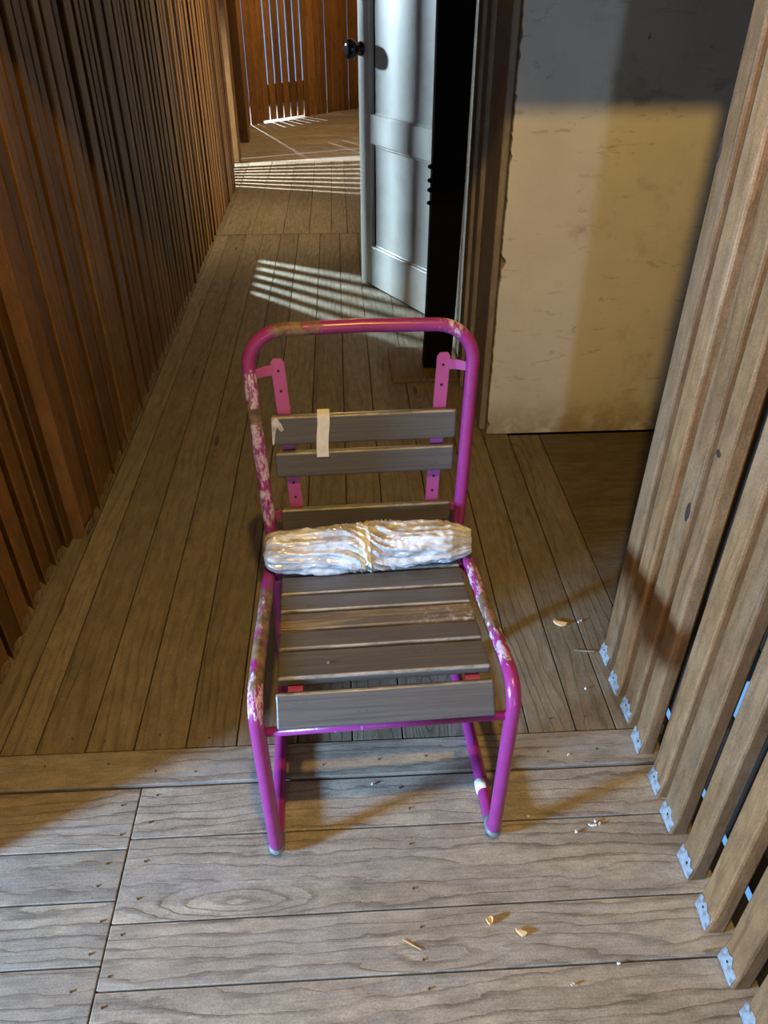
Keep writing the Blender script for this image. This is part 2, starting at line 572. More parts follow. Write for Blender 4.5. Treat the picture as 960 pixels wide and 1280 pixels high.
# side room to the left behind the camera
sr = empty('wall_side_room')
tag(sr, 'walls of the side room beside the passage, out of sight', 'wall', kind='structure')
box('wall_panel', (-3.12, -1.7, 0), (-3.06, -0.53, 2.8), M_brown, sr)
box('wall_panel', (-3.12, -0.17, 0), (-3.06, 1.3, 2.8), M_brown, sr)
box('wall_panel', (-3.12, -0.53, 0), (-3.06, -0.17, 0.76), M_brown, sr)
box('wall_panel', (-3.12, -0.53, 1.14), (-3.06, -0.17, 2.8), M_brown, sr)
box('wall_panel', (-3.12, 1.3, 0), (-0.93, 1.36, 2.8), M_brown, sr)
box('wall_panel', (-3.12, -1.76, 0), (-0.93, -1.7, 2.8), M_brown, sr)
box('wall_panel', (-0.95, -6.1, 0), (-0.90, -1.7, 2.8), M_brown, sr)
box('wall_panel', (-3.12, 1.36, -0.1), (-3.06, 4.0, 2.8), M_dark, sr)
wb = empty('wall_back')
tag(wb, 'end wall of the passage behind the viewer', 'wall', kind='structure')
for lo, hi in [((-0.95, -6.1, 0), (-0.80, -6.03, 2.8)), ((-0.28, -6.1, 0), (0.95, -6.03, 2.8)), ((-0.80, -6.1, 0), (-0.28, -6.03, 0.85)), ((-0.80, -6.1, 1.85), (-0.28, -6.03, 2.8))]:
    box('wall_panel', lo, hi, M_brown, wb)

# ---- left wall past the gap: posts and open battens ----------------------------
fl = empty('wall_left_far')
tag(fl, 'open battens and posts in the left wall at the far daylight gap', 'slat wall', kind='structure')
me_f = slat_mesh('slat', 0.07, 0.03, 2.78, M_far, 1, 0.05, 0.004, 0.004)
for k in range(8):
    o = from_mesh('slat', me_f, None, fl)
    o.location = (-0.905, 6.47 + k * 0.098, 0)
for (a, b, xx) in [(7.33, 7.48, -0.86), (8.26, 8.44, -0.865)]:
    box('post', (xx - 0.10, a, 0), (xx, b, 2.8), M_slat_l, fl, 0.006)
for k in range(9):
    o = from_mesh('slat', me_f, None, fl)
    o.location = (-0.965, 7.53 + k * 0.082, 0)
for k in range(10):
    o = from_mesh('slat', me_f, None, fl)
    o.location = (-0.955, 8.49 + k * 0.078, 0)
box('backing_board', (-1.02, 7.50, 0), (-0.99, 9.3, 2.8), M_dark, fl)
box('rail', (-0.95, 6.40, 2.2), (-0.92, 7.4, 2.35), M_far, fl)

# ---- far end wall (runs obliquely) ---------------------------------------------
fe = empty('wall_far')
tag(fe, 'far end wall of upright orange-brown boards with slits of daylight', 'slat wall', kind='structure')
A, B = Vector((-0.98, 9.20)), Vector((0.75, 10.80))
dv = (B - A); L = dv.length; dv.normalize()
ang = math.atan2(dv.y, dv.x)
me_e = slat_mesh('board', 0.082, 0.012, 2.78, M_far, -1, 0.05, 0.004, 0.004)
s = 0.03
k = 0
while s < L:
    o = from_mesh('board', me_e, None, fe)
    p = A + dv * s
    o.location = (p.x, p.y, 0)
    o.rotation_euler = (0, 0, ang + math.pi / 2 + math.pi)
    o.rotation_euler = (0, 0, ang - math.pi / 2 + math.pi) if False else (0, 0, ang + math.pi / 2)
    if 3 <= k <= 8: o.location.z = 0.02
    gap = 0.016 if 3 <= k <= 8 else (0.003 if k % 4 else 0.009)
    s += 0.082 + gap
    k += 1
# low boards that hide the slits between the floor slots and the upper slits
for (z0, z1) in [(0.16, 0.36)]:
    o = box('rail', (0, -0.012, z0), (0.95, 0.012, z1), M_far, fe)
    nrm = Vector((-dv.y, dv.x))
    c = A + dv * 0.62 + nrm * 0.03
    o.location = (c.x, c.y, (z0 + z1) / 2)
    o.rotation_euler = (0, 0, ang)

# ---- plaster end of the recess, right side of the passage ------------------------
WP = 2.506
wp_ = empty('wall_recess')
tag(wp_, 'worn white plaster wall facing the viewer behind the right battens', 'wall', kind='structure')


def plaster_front():
    """plaster sheet with chipped left edge, thick"""
    rnd = random.Random(3)
    zs = [2.8 * i / 280 for i in range(281)]
    bm = bmesh.new()
    fr, bk_ = [], []
    for z in zs:
        chip = 0.0
        n = mnoise.noise(Vector((3.1, z * 9.0, 0))) * 0.5 + mnoise.noise(Vector((8.1, z * 38.0, 0))) * 0.5
        chip = max(0.0, n) * 0.012 + max(0, mnoise.noise(Vector((1.7, z * 13, 2))) - 0.45) * 0.10 + 0.003 * mnoise.noise(Vector((z * 120, 5, 5)))
        x0 = 0.519 + chip
        fr.append((bm.verts.new((x0, WP, z)), bm.verts.new((1.55, WP, z))))
        bk_.append((bm.verts.new((x0, WP + 0.02, z)), bm.verts.new((1.55, WP + 0.02, z))))
    for i in range(len(zs) - 1):
        bm.faces.new((fr[i][0], fr[i][1], fr[i + 1][1], fr[i + 1][0]))
        bm.faces.new((bk_[i][1], bk_[i][0], bk_[i + 1][0], bk_[i + 1][1]))
        bm.faces.new((bk_[i][0], fr[i][0], fr[i + 1][0], bk_[i + 1][0]))
        bm.faces.new((fr[i][1], bk_[i][1], bk_[i + 1][1], fr[i + 1][1]))
    bm.faces.new((fr[0][0], bk_[0][0], bk_[0][1], fr[0][1]))
    bm.faces.new((fr[-1][0], fr[-1][1], bk_[-1][1], bk_[-1][0]))
    for v in bm.verts: v.co.z -= 1.40
    o = from_bm('plaster_coat', bm, M_plaster, wp_)
    o.location.z = 1.40 + 0.004
    return o


plaster_front()
box('wall_core', (0.521, WP + 0.0205, 0), (1.55, 3.02, 2.8), M_brown, wp_)
box('wall_panel', (1.55, 1.40, 0), (1.62, 3.02, 2.8), M_brown, wp_)
rb = empty('wall_recess_near')
tag(rb, 'dark boards closing the recess behind the end of the right batten wall', 'wall', kind='structure')
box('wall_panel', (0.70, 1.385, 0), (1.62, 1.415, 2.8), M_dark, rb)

# side of the passage between the plaster corner and the door: brown casing
wj = empty('wall_right_jamb')
tag(wj, 'brown-painted timber casing between the plaster corner and the black post', 'casing', kind='structure')
box('casing_board', (0.498, 2.545, 0), (0.521, 2.80, 2.8), M_casing, wj, 0.004)
box('casing_board', (0.484, 2.803, 0), (0.521, 2.90, 2.8), M_casing, wj, 0.006)
box('casing_board', (0.472, 2.903, 0), (0.521, 3.00, 2.8), M_casing, wj, 0.004)
box('casing_board', (0.503, 3.003, 0), (0.56, 3.46, 2.8), M_casing, wj, 0.003)

wf = empty('wall_right_far')
tag(wf, 'plastered right wall of the passage beyond the white door', 'wall', kind='structure')
box('wall_panel', (0.52, 3.46, 2.15), (0.60, 4.36, 2.8), M_plaster, wf)
box('wall_panel', (0.52, 4.36, 0), (0.60, 5.05, 2.8), M_plaster, wf)
box('wall_panel', (0.52, 5.55, 0), (0.60, 11.0, 2.8), M_plaster, wf)
box('wall_panel', (0.52, 5.05, 0), (0.60, 5.55, 0.9), M_plaster, wf)
box('wall_panel', (0.52, 5.05, 2.1), (0.60, 5.55, 2.8), M_plaster, wf)
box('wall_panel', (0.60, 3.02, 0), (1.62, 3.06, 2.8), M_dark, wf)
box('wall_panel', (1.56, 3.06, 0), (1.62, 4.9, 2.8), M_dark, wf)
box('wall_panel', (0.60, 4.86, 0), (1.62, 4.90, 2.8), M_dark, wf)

# black post with bolts
bp = empty('black_post', (0.405, 3.10, 0))
tag(bp, 'black painted post with four small bolts beside the white door', 'post')
bm = bmesh.new()
prof = [(0.0, -0.070, 0.045), (0.12, -0.064, 0.050), (0.35, -0.060, 0.056), (0.8, -0.057, 0.064), (1.4, -0.057, 0.068), (2.8, -0.057, 0.068)]
rings = []
for z, x0, x1 in prof:
    rings.append([bm.verts.new(v) for v in ((x0, -0.035, z), (x1, -0.045, z), (x1, 0.04, z), (x0, 0.04, z))])
for a, b in zip(rings[:-1], rings[1:]):
    for k in range(4): bm.faces.new((a[k], a[(k + 1) % 4], b[(k + 1) % 4], b[k]))
bm.faces.new(rings[0][::-1]); bm.faces.new(rings[-1])
from_bm('post_body', bm, M_black, bp)
for z in (0.821, 0.773, 0.739, 0.692):
    bm = bmesh.new()
    bm_tube(bm, [(-0.05, -0.02, z), (-0.068, -0.02, z)], 0.009, 10)
    bm_tube(bm, [(-0.066, -0.02, z), (-0.074, -0.02, z)], 0.006, 10)
    from_bm('bolt', bm, M_black, bp)

# board lying on the floor by the post
fb = empty('floor_board_piece', (0.30, 3.12, 0))
tag(fb, 'square brown board lying on the floor at the foot of the black post', 'board')
box('board', (-0.105, -0.165, 0.0012), (0.19, 0.17, 0.016), wood('loose_board_wood', 'Y', (0.15, 0.10, 0.05), (0.09, 0.058, 0.028), knots=False), fb, 0.002)

# ---- white door ajar ---------------------------------------------------------------
hinge = Vector((0.515, 3.485, 0))
free = Vector((0.105, 4.224, 0))
dd = (free - hinge); DW = dd.length
dr = empty('door_1', hinge, math.atan2(dd.y, dd.x))
tag(dr, 'grey-white panelled door standing ajar into the passage, black knob', 'door', kind='structure')
# local x from hinge to free edge; the side facing the viewer is local +y? (chosen below)
T = 0.038
FY = 1.0  # facing side sign: rotate +90deg of direction = (-dy, dx)
nx = Vector((-dd.y, dd.x)).normalized()
if nx.dot(Vector((0, 0)) .to_2d() - Vector((hinge.x, hinge.y))) < 0: FY = -1.0


def dbox(name, x0, x1, z0, z1, f0, f1, mat, bev=0.003, parent=dr):
    """depth f measured from the viewer-facing face inwards"""
    ya, yb = FY * (-f0), FY * (-f1)
    return box(name, (x0, min(ya, yb), z0), (x1, max(ya, yb), z1), mat, parent, bev)


DH = 2.05
dbox('stile', DW - 0.105, DW, 0.012, DH, 0, T, M_doorstile)
dbox('stile', 0, 0.11, 0.012, DH, 0, T, M_door)
dbox('rail', 0.11, DW - 0.105, 0.012, 0.22, 0, T, M_door)
dbox('rail', 0.11, DW - 0.105, 0.715, 0.845, 0, T, M_door)
dbox('rail', 0.11, DW - 0.105, 1.92, DH, 0, T, M_door)
for z0, z1 in ((0.22, 0.715), (0.845, 1.92)):
    dbox('panel', 0.11, DW - 0.135, z0, z1, 0.013, 0.026, M_door, 0)
    dbox('panel_groove_shadow', DW - 0.137, DW - 0.105, z0, z1, 0.024, 0.03, M_black, 0)  # black strip paints in the shadow at the panel's recessed edge
    dbox('moulding', 0.12, DW - 0.14, z0, z0 + 0.012, 0.006, 0.013, M_door, 0.003)
    dbox('moulding', 0.12, DW - 0.14, z1 - 0.012, z1, 0.006, 0.013, M_door, 0.003)
bm = bmesh.new()
kx, kz = DW - 0.035, 1.11
prof = [(0.0, 0.030), (0.008, 0.030), (0.011, 0.016), (0.035, 0.016), (0.040, 0.034), (0.052, 0.043), (0.070, 0.043), (0.080, 0.036), (0.084, 0.014)]
bm_tube(bm, [(kx, FY * d, kz) for d, r in prof], [r for d, r in prof], 20)
from_bm('knob', bm, plain('black_gloss_knob', (0.01, 0.01, 0.012), 0.12), dr, True)

# ---- right slat wall ------------------------------------------------------------------
wr = empty('wall_right')
tag(wr, 'wall of upright brown battens with open gaps along the right side', 'slat wall', kind='structure')
RW, RD = 0.054, 0.032
tips = [1.381, 1.288, 1.205, 1.116, 1.010, 0.926, 0.827, 0.728, 0.634, 0.543, 0.452, 0.36, 0.268, 0.175, 0.08, -0.015, -0.11]
me_r = [slat_mesh('slat', RW + d, RD, 2.78, M_slat_r, -1, 0.060, -0.006, 0.005) for d in (-0.002, 0.002, 0.005)]
me_rf = [foot_mesh(RW, RD, -1, 0.060, -0.006, M_foot, 0.052, 0.022, 11 + k) for k in range(4)]
me_n = nail_mesh(-1)
M_knot = plain('dark_knot_wood', (0.03, 0.018, 0.010), 0.85)
rslats = []
for k, yv in enumerate(tips):
    o = from_mesh('slat', me_r[k % 3], None, wr)
    o.location = (0.634 + RD / 2 + random.uniform(-0.003, 0.003), yv - RW / 2, 0)
    o.rotation_euler = (random.uniform(-0.003, 0.003), random.uniform(-0.002, 0.002), random.uniform(-0.07, 0.07))
    rslats.append(o)
    f = from_mesh('paint_patch', me_rf[k % 4], None, o)
    nl = from_mesh('nail', me_n, None, o)
    nl.location = (-(RD / 2 + 0.006 * (1 - 0.028 / 0.060)) - 0.001, random.uniform(-0.012, 0.012), 0.028)
# knot hole and dark wane on single battens
for k, (yy_, zz_, ry, rzz) in {3: (1.100, 0.763, 0.009, 0.007), 2: (1.160, 0.60, 0.008, 0.022), 0: (1.376, 1.19, 0.006, 0.020)}.items():
    st = rslats[k]
    bm = bmesh.new()
    bmesh.ops.create_uvsphere(bm, u_segments=12, v_segments=8, radius=1.0, matrix=Matrix.Diagonal((0.002, ry, rzz, 1)))
    o = from_bm('knot_hole', bm, M_knot, st, True)
    o.location = (-RD / 2, yy_ - st.location.y, zz_)
for k in range(14):
    o = from_mesh('slat', me_r[k % 3], None, wr)
    o.location = (0.634 + RD / 2, -0.205 - k * 0.42, 0)
    o.scale = (1, 7.0, 1)
# outer boards behind the battens
ro = empty('wall_right_backing')
tag(ro, 'dark boards behind the right battens with slots of blue daylight', 'backing', kind='structure')
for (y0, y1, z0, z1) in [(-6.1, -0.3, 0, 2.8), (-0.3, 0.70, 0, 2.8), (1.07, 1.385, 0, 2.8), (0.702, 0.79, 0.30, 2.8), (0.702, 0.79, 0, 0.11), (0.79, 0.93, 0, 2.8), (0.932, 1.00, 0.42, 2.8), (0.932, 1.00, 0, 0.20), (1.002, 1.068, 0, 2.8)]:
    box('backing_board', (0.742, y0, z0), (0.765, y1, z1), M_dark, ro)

# ================================================================== CHAIR
CH = empty('chair', (0.052, 0.884, 0), math.radians(2.0))
tag(CH, 'magenta tubular steel chair with grey slats, paint worn, three back slats left', 'chair')


def tube_paint():
    m = NT('chipped_magenta_paint')
    p = m.coords()
    n1 = m.noise(p, 38.0, 5, 0.7)
    n2 = m.noise(p, 150.0, 3, 0.6)
    n3 = m.noise(m.map(p, (42, 13, 34)), 1.0, 6, 0.7)
    n4 = m.noise(m.map(p, (90, 30, 26), loc=(4, 2, 9)), 1.0, 5, 0.75)

    def region(lst):
        acc = None
        for c, r in lst:
            d = m.math('DIVIDE', m.vmath('DISTANCE', p, c), r)
            g = m.ramp(d, 0.25, 1.0, 1.0, 0.0)
            acc = g if acc is None else m.math('MAXIMUM', acc, g)
        return acc
    white = region([((-0.222, 0.545, 0.74), 0.10), ((-0.220, 0.53, 0.66), 0.09), ((-0.216, 0.52, 0.58), 0.09), ((-0.213, 0.51, 0.49), 0.08),
                    ((-0.222, 0.03, 0.43), 0.075), ((0.216, 0.20, 0.42), 0.17), ((0.214, 0.33, 0.40), 0.10), ((0.220, 0.09, 0.44), 0.06),
                    ((-0.22, 0.24, 0.42), 0.10), ((0.19, 0.55, 0.87), 0.05)])
    bare = region([((-0.216, 0.22, 0.425), 0.19), ((-0.220, 0.10, 0.44), 0.12), ((-0.13, 0.548, 0.88), 0.085), ((0.218, 0.20, 0.425), 0.13), ((-0.222, 0.53, 0.70), 0.06), ((0.21, 0.42, 0.40), 0.05)])
    mw = m.ramp(m.math('ADD', m.math('MULTIPLY', white, 0.20), n4), 0.66, 0.72)
    mb = m.ramp(m.math('ADD', m.math('MULTIPLY', bare, 0.30), n3), 0.70, 0.76)
    spk = m.ramp(n2, 0.74, 0.78)
    c0 = m.mix(m.ramp(n1, 0.35, 0.7), (0.31, 0.034, 0.20), (0.26, 0.028, 0.17))
    c0 = m.mix(m.math('MULTIPLY', spk, 0.5), c0, (0.62, 0.35, 0.55))
    c1 = m.mix(m.ramp(n2, 0.4, 0.6), (0.60, 0.56, 0.62), (0.52, 0.30, 0.48))
    c2 = m.mix(m.ramp(n1, 0.35, 0.65), (0.085, 0.052, 0.036), (0.25, 0.175, 0.10))
    c = m.mix(mw, c0, c1)
    c = m.mix(mb, c, c2)
    m.base(c)
    wear = m.math('MAXIMUM', mw, mb)
    m.rough(m.ramp(wear, 0, 1, 0.28, 0.6))
    m.bump(m.math('SUBTRACT', m.math('MULTIPLY', n2, 0.15), wear), 0.35, 0.0012)
    return m.m


M_tube = tube_paint()
M_pink = painted('magenta_strap_paint', (0.42, 0.085, 0.29), (0.37, 0.065, 0.25), 0.4, 25, 0.6, 0.1)
R = 0.0135
half = [  # right half, from the weld at the back of the seat rail to the middle of the top bar
    ((0.208, 0.505, 0.372), 0), ((0.212, 0.40, 0.392), 0.2), ((0.217, 0.22, 0.413), 0.3), ((0.221, 0.10, 0.425), 0.3),
    ((0.222, -0.004, 0.437), 0.058), ((0.217, -0.006, R + 0.002), 0.030), ((0.211, 0.49, R + 0.002), 0.05),
    ((0.207, 0.505, 0.36), 0.15), ((0.213, 0.515, 0.50), 0.3), ((0.226, 0.548, 0.868), 0.075), ((0.0, 0.550, 0.872), 0)]
hp = [p for p, r in half]; hr = [r for p, r in half]
pts = hp + [(-p[0], p[1], p[2]) for p in hp[-2::-1]]
rads = hr + hr[-2::-1]
bm = bmesh.new()
bm_tube(bm, fillet(pts, rads, 9), R, 18)
from_bm('tube_frame', bm, M_tube, CH, True)
bm = bmesh.new()
bm_tube(bm, [(-0.212, 0.0, 0.366), (0.212, 0.0, 0.366)], 0.0085, 14)
from_bm('crossbar', bm, M_tube, CH, True)
# rear weld bar under the seat back
bm = bmesh.new()
bm_tube(bm, [(-0.205, 0.497, 0.362), (0.205, 0.497, 0.362)], 0.0085, 12)
from_bm('crossbar', bm, M_tube, CH, True)

M_cap = painted('grey_plastic_glide', (0.17, 0.19, 0.21), (0.12, 0.13, 0.15), 0.5, 60, 0.5, 0.1)
for sx in (-1, 1):
    bm = bmesh.new()
    path = fillet([(sx * 0.2172, -0.0062, 0.046), (sx * 0.217, -0.0062, R + 0.0018), (sx * 0.2165, 0.026, R + 0.0018)], [0, 0.03, 0], 8)[2:]
    bm_tube(bm, path, R + 0.0016, 18)
    from_bm('foot_glide', bm, M_cap, CH, True)


def slat_board(name, parent, mat, length, width, thick, bev=0.0055):
    bm = bmesh.new()
    bm_box(bm, (-length / 2, -width / 2, -thick), (length / 2, width / 2, 0), bev, 3)
    o = from_bm(name, bm, mat, parent, True)
    md = o.modifiers.new('weighted_normal', 'WEIGHTED_NORMAL')
    md.keep_sharp = False
    return o


def slat_paint(name, edge):
    m = NT(name)
    p = m.coords()
    r = m.rnd()
    cx = m.n('ShaderNodeCombineXYZ')
    m.set(cx.inputs[1], m.math('MULTIPLY', r, 9.0))
    q = m.vmath('ADD', p, cx.outputs[0])
    g = m.noise(m.map(q, (4, 220, 220)), 1.0, 3, 0.6)
    b = m.noise(m.map(q, (7, 22, 22)), 1.0, 4, 0.6)
    c = m.mix(m.ramp(g, 0.3, 0.7), (0.118, 0.113, 0.110), (0.083, 0.079, 0.077))
    c = m.mix(m.ramp(b, 0.5, 0.75, 0, 0.5), c, (0.075, 0.066, 0.058))
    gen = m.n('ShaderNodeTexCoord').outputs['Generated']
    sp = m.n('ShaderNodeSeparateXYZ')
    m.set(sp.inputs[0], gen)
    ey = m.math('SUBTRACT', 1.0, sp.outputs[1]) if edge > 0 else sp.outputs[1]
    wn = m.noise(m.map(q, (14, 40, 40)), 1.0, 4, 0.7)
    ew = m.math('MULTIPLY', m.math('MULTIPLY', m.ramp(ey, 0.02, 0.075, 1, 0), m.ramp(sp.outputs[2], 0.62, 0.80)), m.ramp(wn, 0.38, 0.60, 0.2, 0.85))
    c = m.mix(ew, c, (0.37, 0.345, 0.305))  # pale edge wear, doubling as a painted highlight on the rounded edge
    m.base(c)
    m.rough(m.ramp(b, 0.3, 0.7, 0.26, 0.42))
    m.bump(m.math('ADD', g, m.math('MULTIPLY', b, 0.4)), 0.18, 0.0008)
    return m.m


def worn_slat_paint():
    m = NT('worn_slat_with_bare_wood')
    p = m.coords()
    g = m.noise(m.map(p, (5, 160, 160)), 1.0, 4, 0.65)
    b = m.noise(m.map(p, (6, 26, 26)), 1.0, 5, 0.65)
    n2 = m.noise(p, 60, 4, 0.7)
    c = m.mix(m.ramp(g, 0.38, 0.62), (0.30, 0.22, 0.12), (0.10, 0.075, 0.05))
    c = m.mix(m.ramp(b, 0.42, 0.62), c, (0.12, 0.10, 0.085))
    sep = m.n('ShaderNodeSeparateXYZ')
    m.set(sep.inputs[0], p)
    wm = m.math('MULTIPLY', m.ramp(sep.outputs[0], 0.02, 0.17), m.ramp(n2, 0.52, 0.60))
    c = m.mix(m.math('MULTIPLY', wm, 0.7), c, (0.42, 0.42, 0.44))
    m.base(c)
    m.rough(0.5)
    m.bump(m.math('ADD', g, n2), 0.3, 0.001)
    return m.m


M_slat = slat_paint('grey_composite_slat_front_worn_highlight', -1)
M_slatb = slat_paint('grey_composite_slat_top_worn_highlight', 1)
M_slatw = worn_slat_paint()
M_scuff = painted('white_scuffed_paint', (0.62, 0.62, 0.66), (0.25, 0.24, 0.24), 0.6, 60, 0.9, 0.3)
seat_z = lambda v: 0.440 - 0.10 * v
tilt = math.atan(0.10)
for (v0, v1, wear) in [(0.375, 0.432, 0), (0.307, 0.367, 0), (0.249, 0.300, 0), (0.192, 0.242, 1), (0.136, 0.185, 0), (0.057, 0.128, 0)]:
    vm = (v0 + v1) / 2
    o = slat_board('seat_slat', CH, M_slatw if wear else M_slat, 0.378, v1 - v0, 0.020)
    o.location = (0.003, vm, seat_z(vm))
    o.rotation_euler = (-tilt, 0, random.uniform(-0.004, 0.004))
    if wear: o['label'] = 'worn seat slat with bare wood and white scuffs'
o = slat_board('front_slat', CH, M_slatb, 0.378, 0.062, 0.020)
o.location = (0.001, 0.0015, 0.4115)
o.rotation_euler = (math.radians(52), 0, 0)
# painted steel strips that carry the seat slats
for u in (-0.155, 0.158):
    bm = bmesh.new()
    sec = [(0.435, seat_z(0.435) - 0.0225), (0.05, seat_z(0.05) - 0.0225), (0.028, 0.4085), (-0.004, 0.374)]
    vs = []
    for v, z in sec:
        vs.append([bm.verts.new((u + s_ * 0.013, v, z - t_)) for s_, t_ in ((-1, 0), (1, 0), (1, 0.004), (-1, 0.004))])
    for a, b in zip(vs[:-1], vs[1:]):
        for k in range(4): bm.faces.new((a[k], a[(k + 1) % 4], b[(k + 1) % 4], b[k]))
    bm.faces.new(vs[0][::-1]); bm.faces.new(vs[-1])
    from_bm('seat_strap', bm, M_pink, CH)
    for v in (0.40,):
        bm = bmesh.new()
        sx = 1 if u > 0 else -1
        bm_box(bm, (min(u, sx * 0.214), v - 0.010, seat_z(v) - 0.031), (max(u, sx * 0.214), v + 0.010, seat_z(v) - 0.0268), 0.001)
        from_bm('seat_tab', bm, M_pink, CH)

# back slats and their straps
back_v = lambda z: 0.508 + 0.085 * (z - 0.40)
lean = math.atan(0.085)
for (z0, z1, L_) in [(0.624, 0.688, 0.386), (0.548, 0.606, 0.380), (0.402, 0.468, 0.374)]:
    zm = (z0 + z1) / 2
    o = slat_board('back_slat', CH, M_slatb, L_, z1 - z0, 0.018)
    o.location = (0.003, back_v(zm), zm)
    o.rotation_euler = (math.pi / 2 - lean, 0, 0)
    if z0 > 0.62:
        TS = o
M_tape = painted('white_masking_tape', (0.82, 0.84, 0.86), (0.68, 0.68, 0.67), 0.6, 60, 0.6, 0.3)
# strip of white tape over the top back slat, hanging down onto the next one
bm = bmesh.new()
tp = []
path = [(-0.0815, 0.016, 0.694), (-0.0815, -0.0035, 0.6925), (-0.082, -0.0045, 0.67), (-0.085, -0.0045, 0.645), (-0.0865, -0.0045, 0.622), (-0.0865, -0.0035, 0.605), (-0.0865, -0.0035, 0.596)]
for u, dv_, z in path:
    vv = back_v(z) + dv_
    wd = 0.0125
    tp.append([bm.verts.new((u - wd, vv, z)), bm.verts.new((u + wd, vv, z)), bm.verts.new((u + wd, vv + 0.0012, z)), bm.verts.new((u - wd, vv + 0.0012, z))])
for a, b in zip(tp[:-1], tp[1:]):
    for k in range(4): bm.faces.new((a[k], a[(k + 1) % 4], b[(k + 1) % 4], b[k]))
bm.faces.new(tp[0][::-1]); bm.faces.new(tp[-1])
o = from_bm('tape_strip', bm, M_tape, CH)
o['label'] = 'strip of white tape on the top back slat'
# scuffed corner of the top back slat
bm = bmesh.new()
cs = [(-0.188, 0.684), (-0.176, 0.686), (-0.168, 0.672), (-0.164, 0.660), (-0.170, 0.656), (-0.178, 0.668), (-0.183, 0.650), (-0.186, 0.628), (-0.1895, 0.628)]
vf = [bm.verts.new((u, back_v(z) - 0.0012, z)) for u, z in cs]
vb_ = [bm.verts.new((u, back_v(z) + 0.001, z)) for u, z in cs]
bm.faces.new(vf); bm.faces.new(vb_[::-1])
for k in range(len(cs)): bm.faces.new((vf[k], vb_[k], vb_[(k + 1) % len(cs)], vf[(k + 1) % len(cs)]))
from_bm('scuff', bm, M_scuff, CH)

M_hole = plain('dark_screw_hole', (0.015, 0.008, 0.012), 0.8)
for sx in (-1, 1):
    bm = bmesh.new()
    strap_v = lambda z: back_v(z) + 0.0205
    rows = []
    zt, zb = 0.803, 0.408
    ucen = lambda z: sx * (0.147 + (z - 0.41) / 0.39 * 0.021)
    zz = [zb, 0.55, 0.70, 0.775, 0.795, zt]
    for z in zz:
        hw = 0.0135 if z < 0.80 else 0.008
        u = ucen(z)
        rows.append([bm.verts.new((u - hw, strap_v(z), z)), bm.verts.new((u + hw, strap_v(z), z)), bm.verts.new((u + hw, strap_v(z) + 0.004, z)), bm.verts.new((u - hw, strap_v(z) + 0.004, z))])
    for a, b in zip(rows[:-1], rows[1:]):
        for k in range(4): bm.faces.new((a[k], a[(k + 1) % 4], b[(k + 1) % 4], b[k]))
    bm.faces.new(rows[0][::-1]); bm.faces.new(rows[-1])
    # ears bent back to the uprights
    for z, hh in ((0.779, 0.011), (0.452, 0.010)):
        ui = ucen(z) + sx * 0.010
        uo = sx * (0.213 + (z - 0.5) / 0.368 * 0.013)
        va = strap_v(z)
        vo = 0.515 + (z - 0.5) / 0.368 * 0.033
        c = []
        for u, v, h_ in ((ui, va, hh), (ui + (uo - ui) * 0.35, va + (vo - va) * 0.15, hh * 0.95), (uo, vo, hh * 0.8)):
            c.append([bm.verts.new((u, v, z - h_)), bm.verts.new((u, v, z + h_)), bm.verts.new((u, v + 0.004, z + h_)), bm.verts.new((u, v + 0.004, z - h_))])
        for a, b in zip(c[:-1], c[1:]):
            for k in range(4): bm.faces.new((a[k], a[(k + 1) % 4], b[(k + 1) % 4], b[k]))
        bm.faces.new(c[0][::-1]); bm.faces.new(c[-1])
    st = from_bm('back_strap', bm, M_pink, CH)
    for z in (0.778, 0.735, 0.524, 0.488):
        bm = bmesh.new()
        bmesh.ops.create_cone(bm, cap_ends=True, segments=10, radius1=0.0028, radius2=0.0028, depth=0.002,
                              matrix=Matrix.Translation((ucen(z), strap_v(z), z)) @ Matrix.Rotation(math.pi / 2, 4, 'X'))
        from_bm('screw_hole', bm, M_hole, st)
# small screws on slats
for u, v in ((-0.095, 0.09),):
    bm = bmesh.new()
    bmesh.ops.create_cone(bm, cap_ends=True, segments=10, radius1=0.003, radius2=0.0025, depth=0.002, matrix=Matrix.Translation((u, v, seat_z(v) + 0.0008)))
    from_bm('screw_head', bm, plain('bright_screw', (0.7, 0.68, 0.62), 0.3, 0.8), CH)
# bit of pale tape round the right runner
bm = bmesh.new()
bm_tube(bm, [(0.2140, 0.088, R + 0.002), (0.2137, 0.112, R + 0.002)], R + 0.0009, 18)
o = from_bm('tape_band', bm, M_tape, CH, True)
o['label'] = 'bit of pale tape round the floor runner'

# ================================================================== PLASTIC-WRAPPED BUNDLE
BU = empty('plastic_wrapped_bundle', CH.location, CH.rotation_euler.z)
tag(BU, 'crumpled plastic-wrapped roll tied with tape, lying on the chair seat', 'bundle')


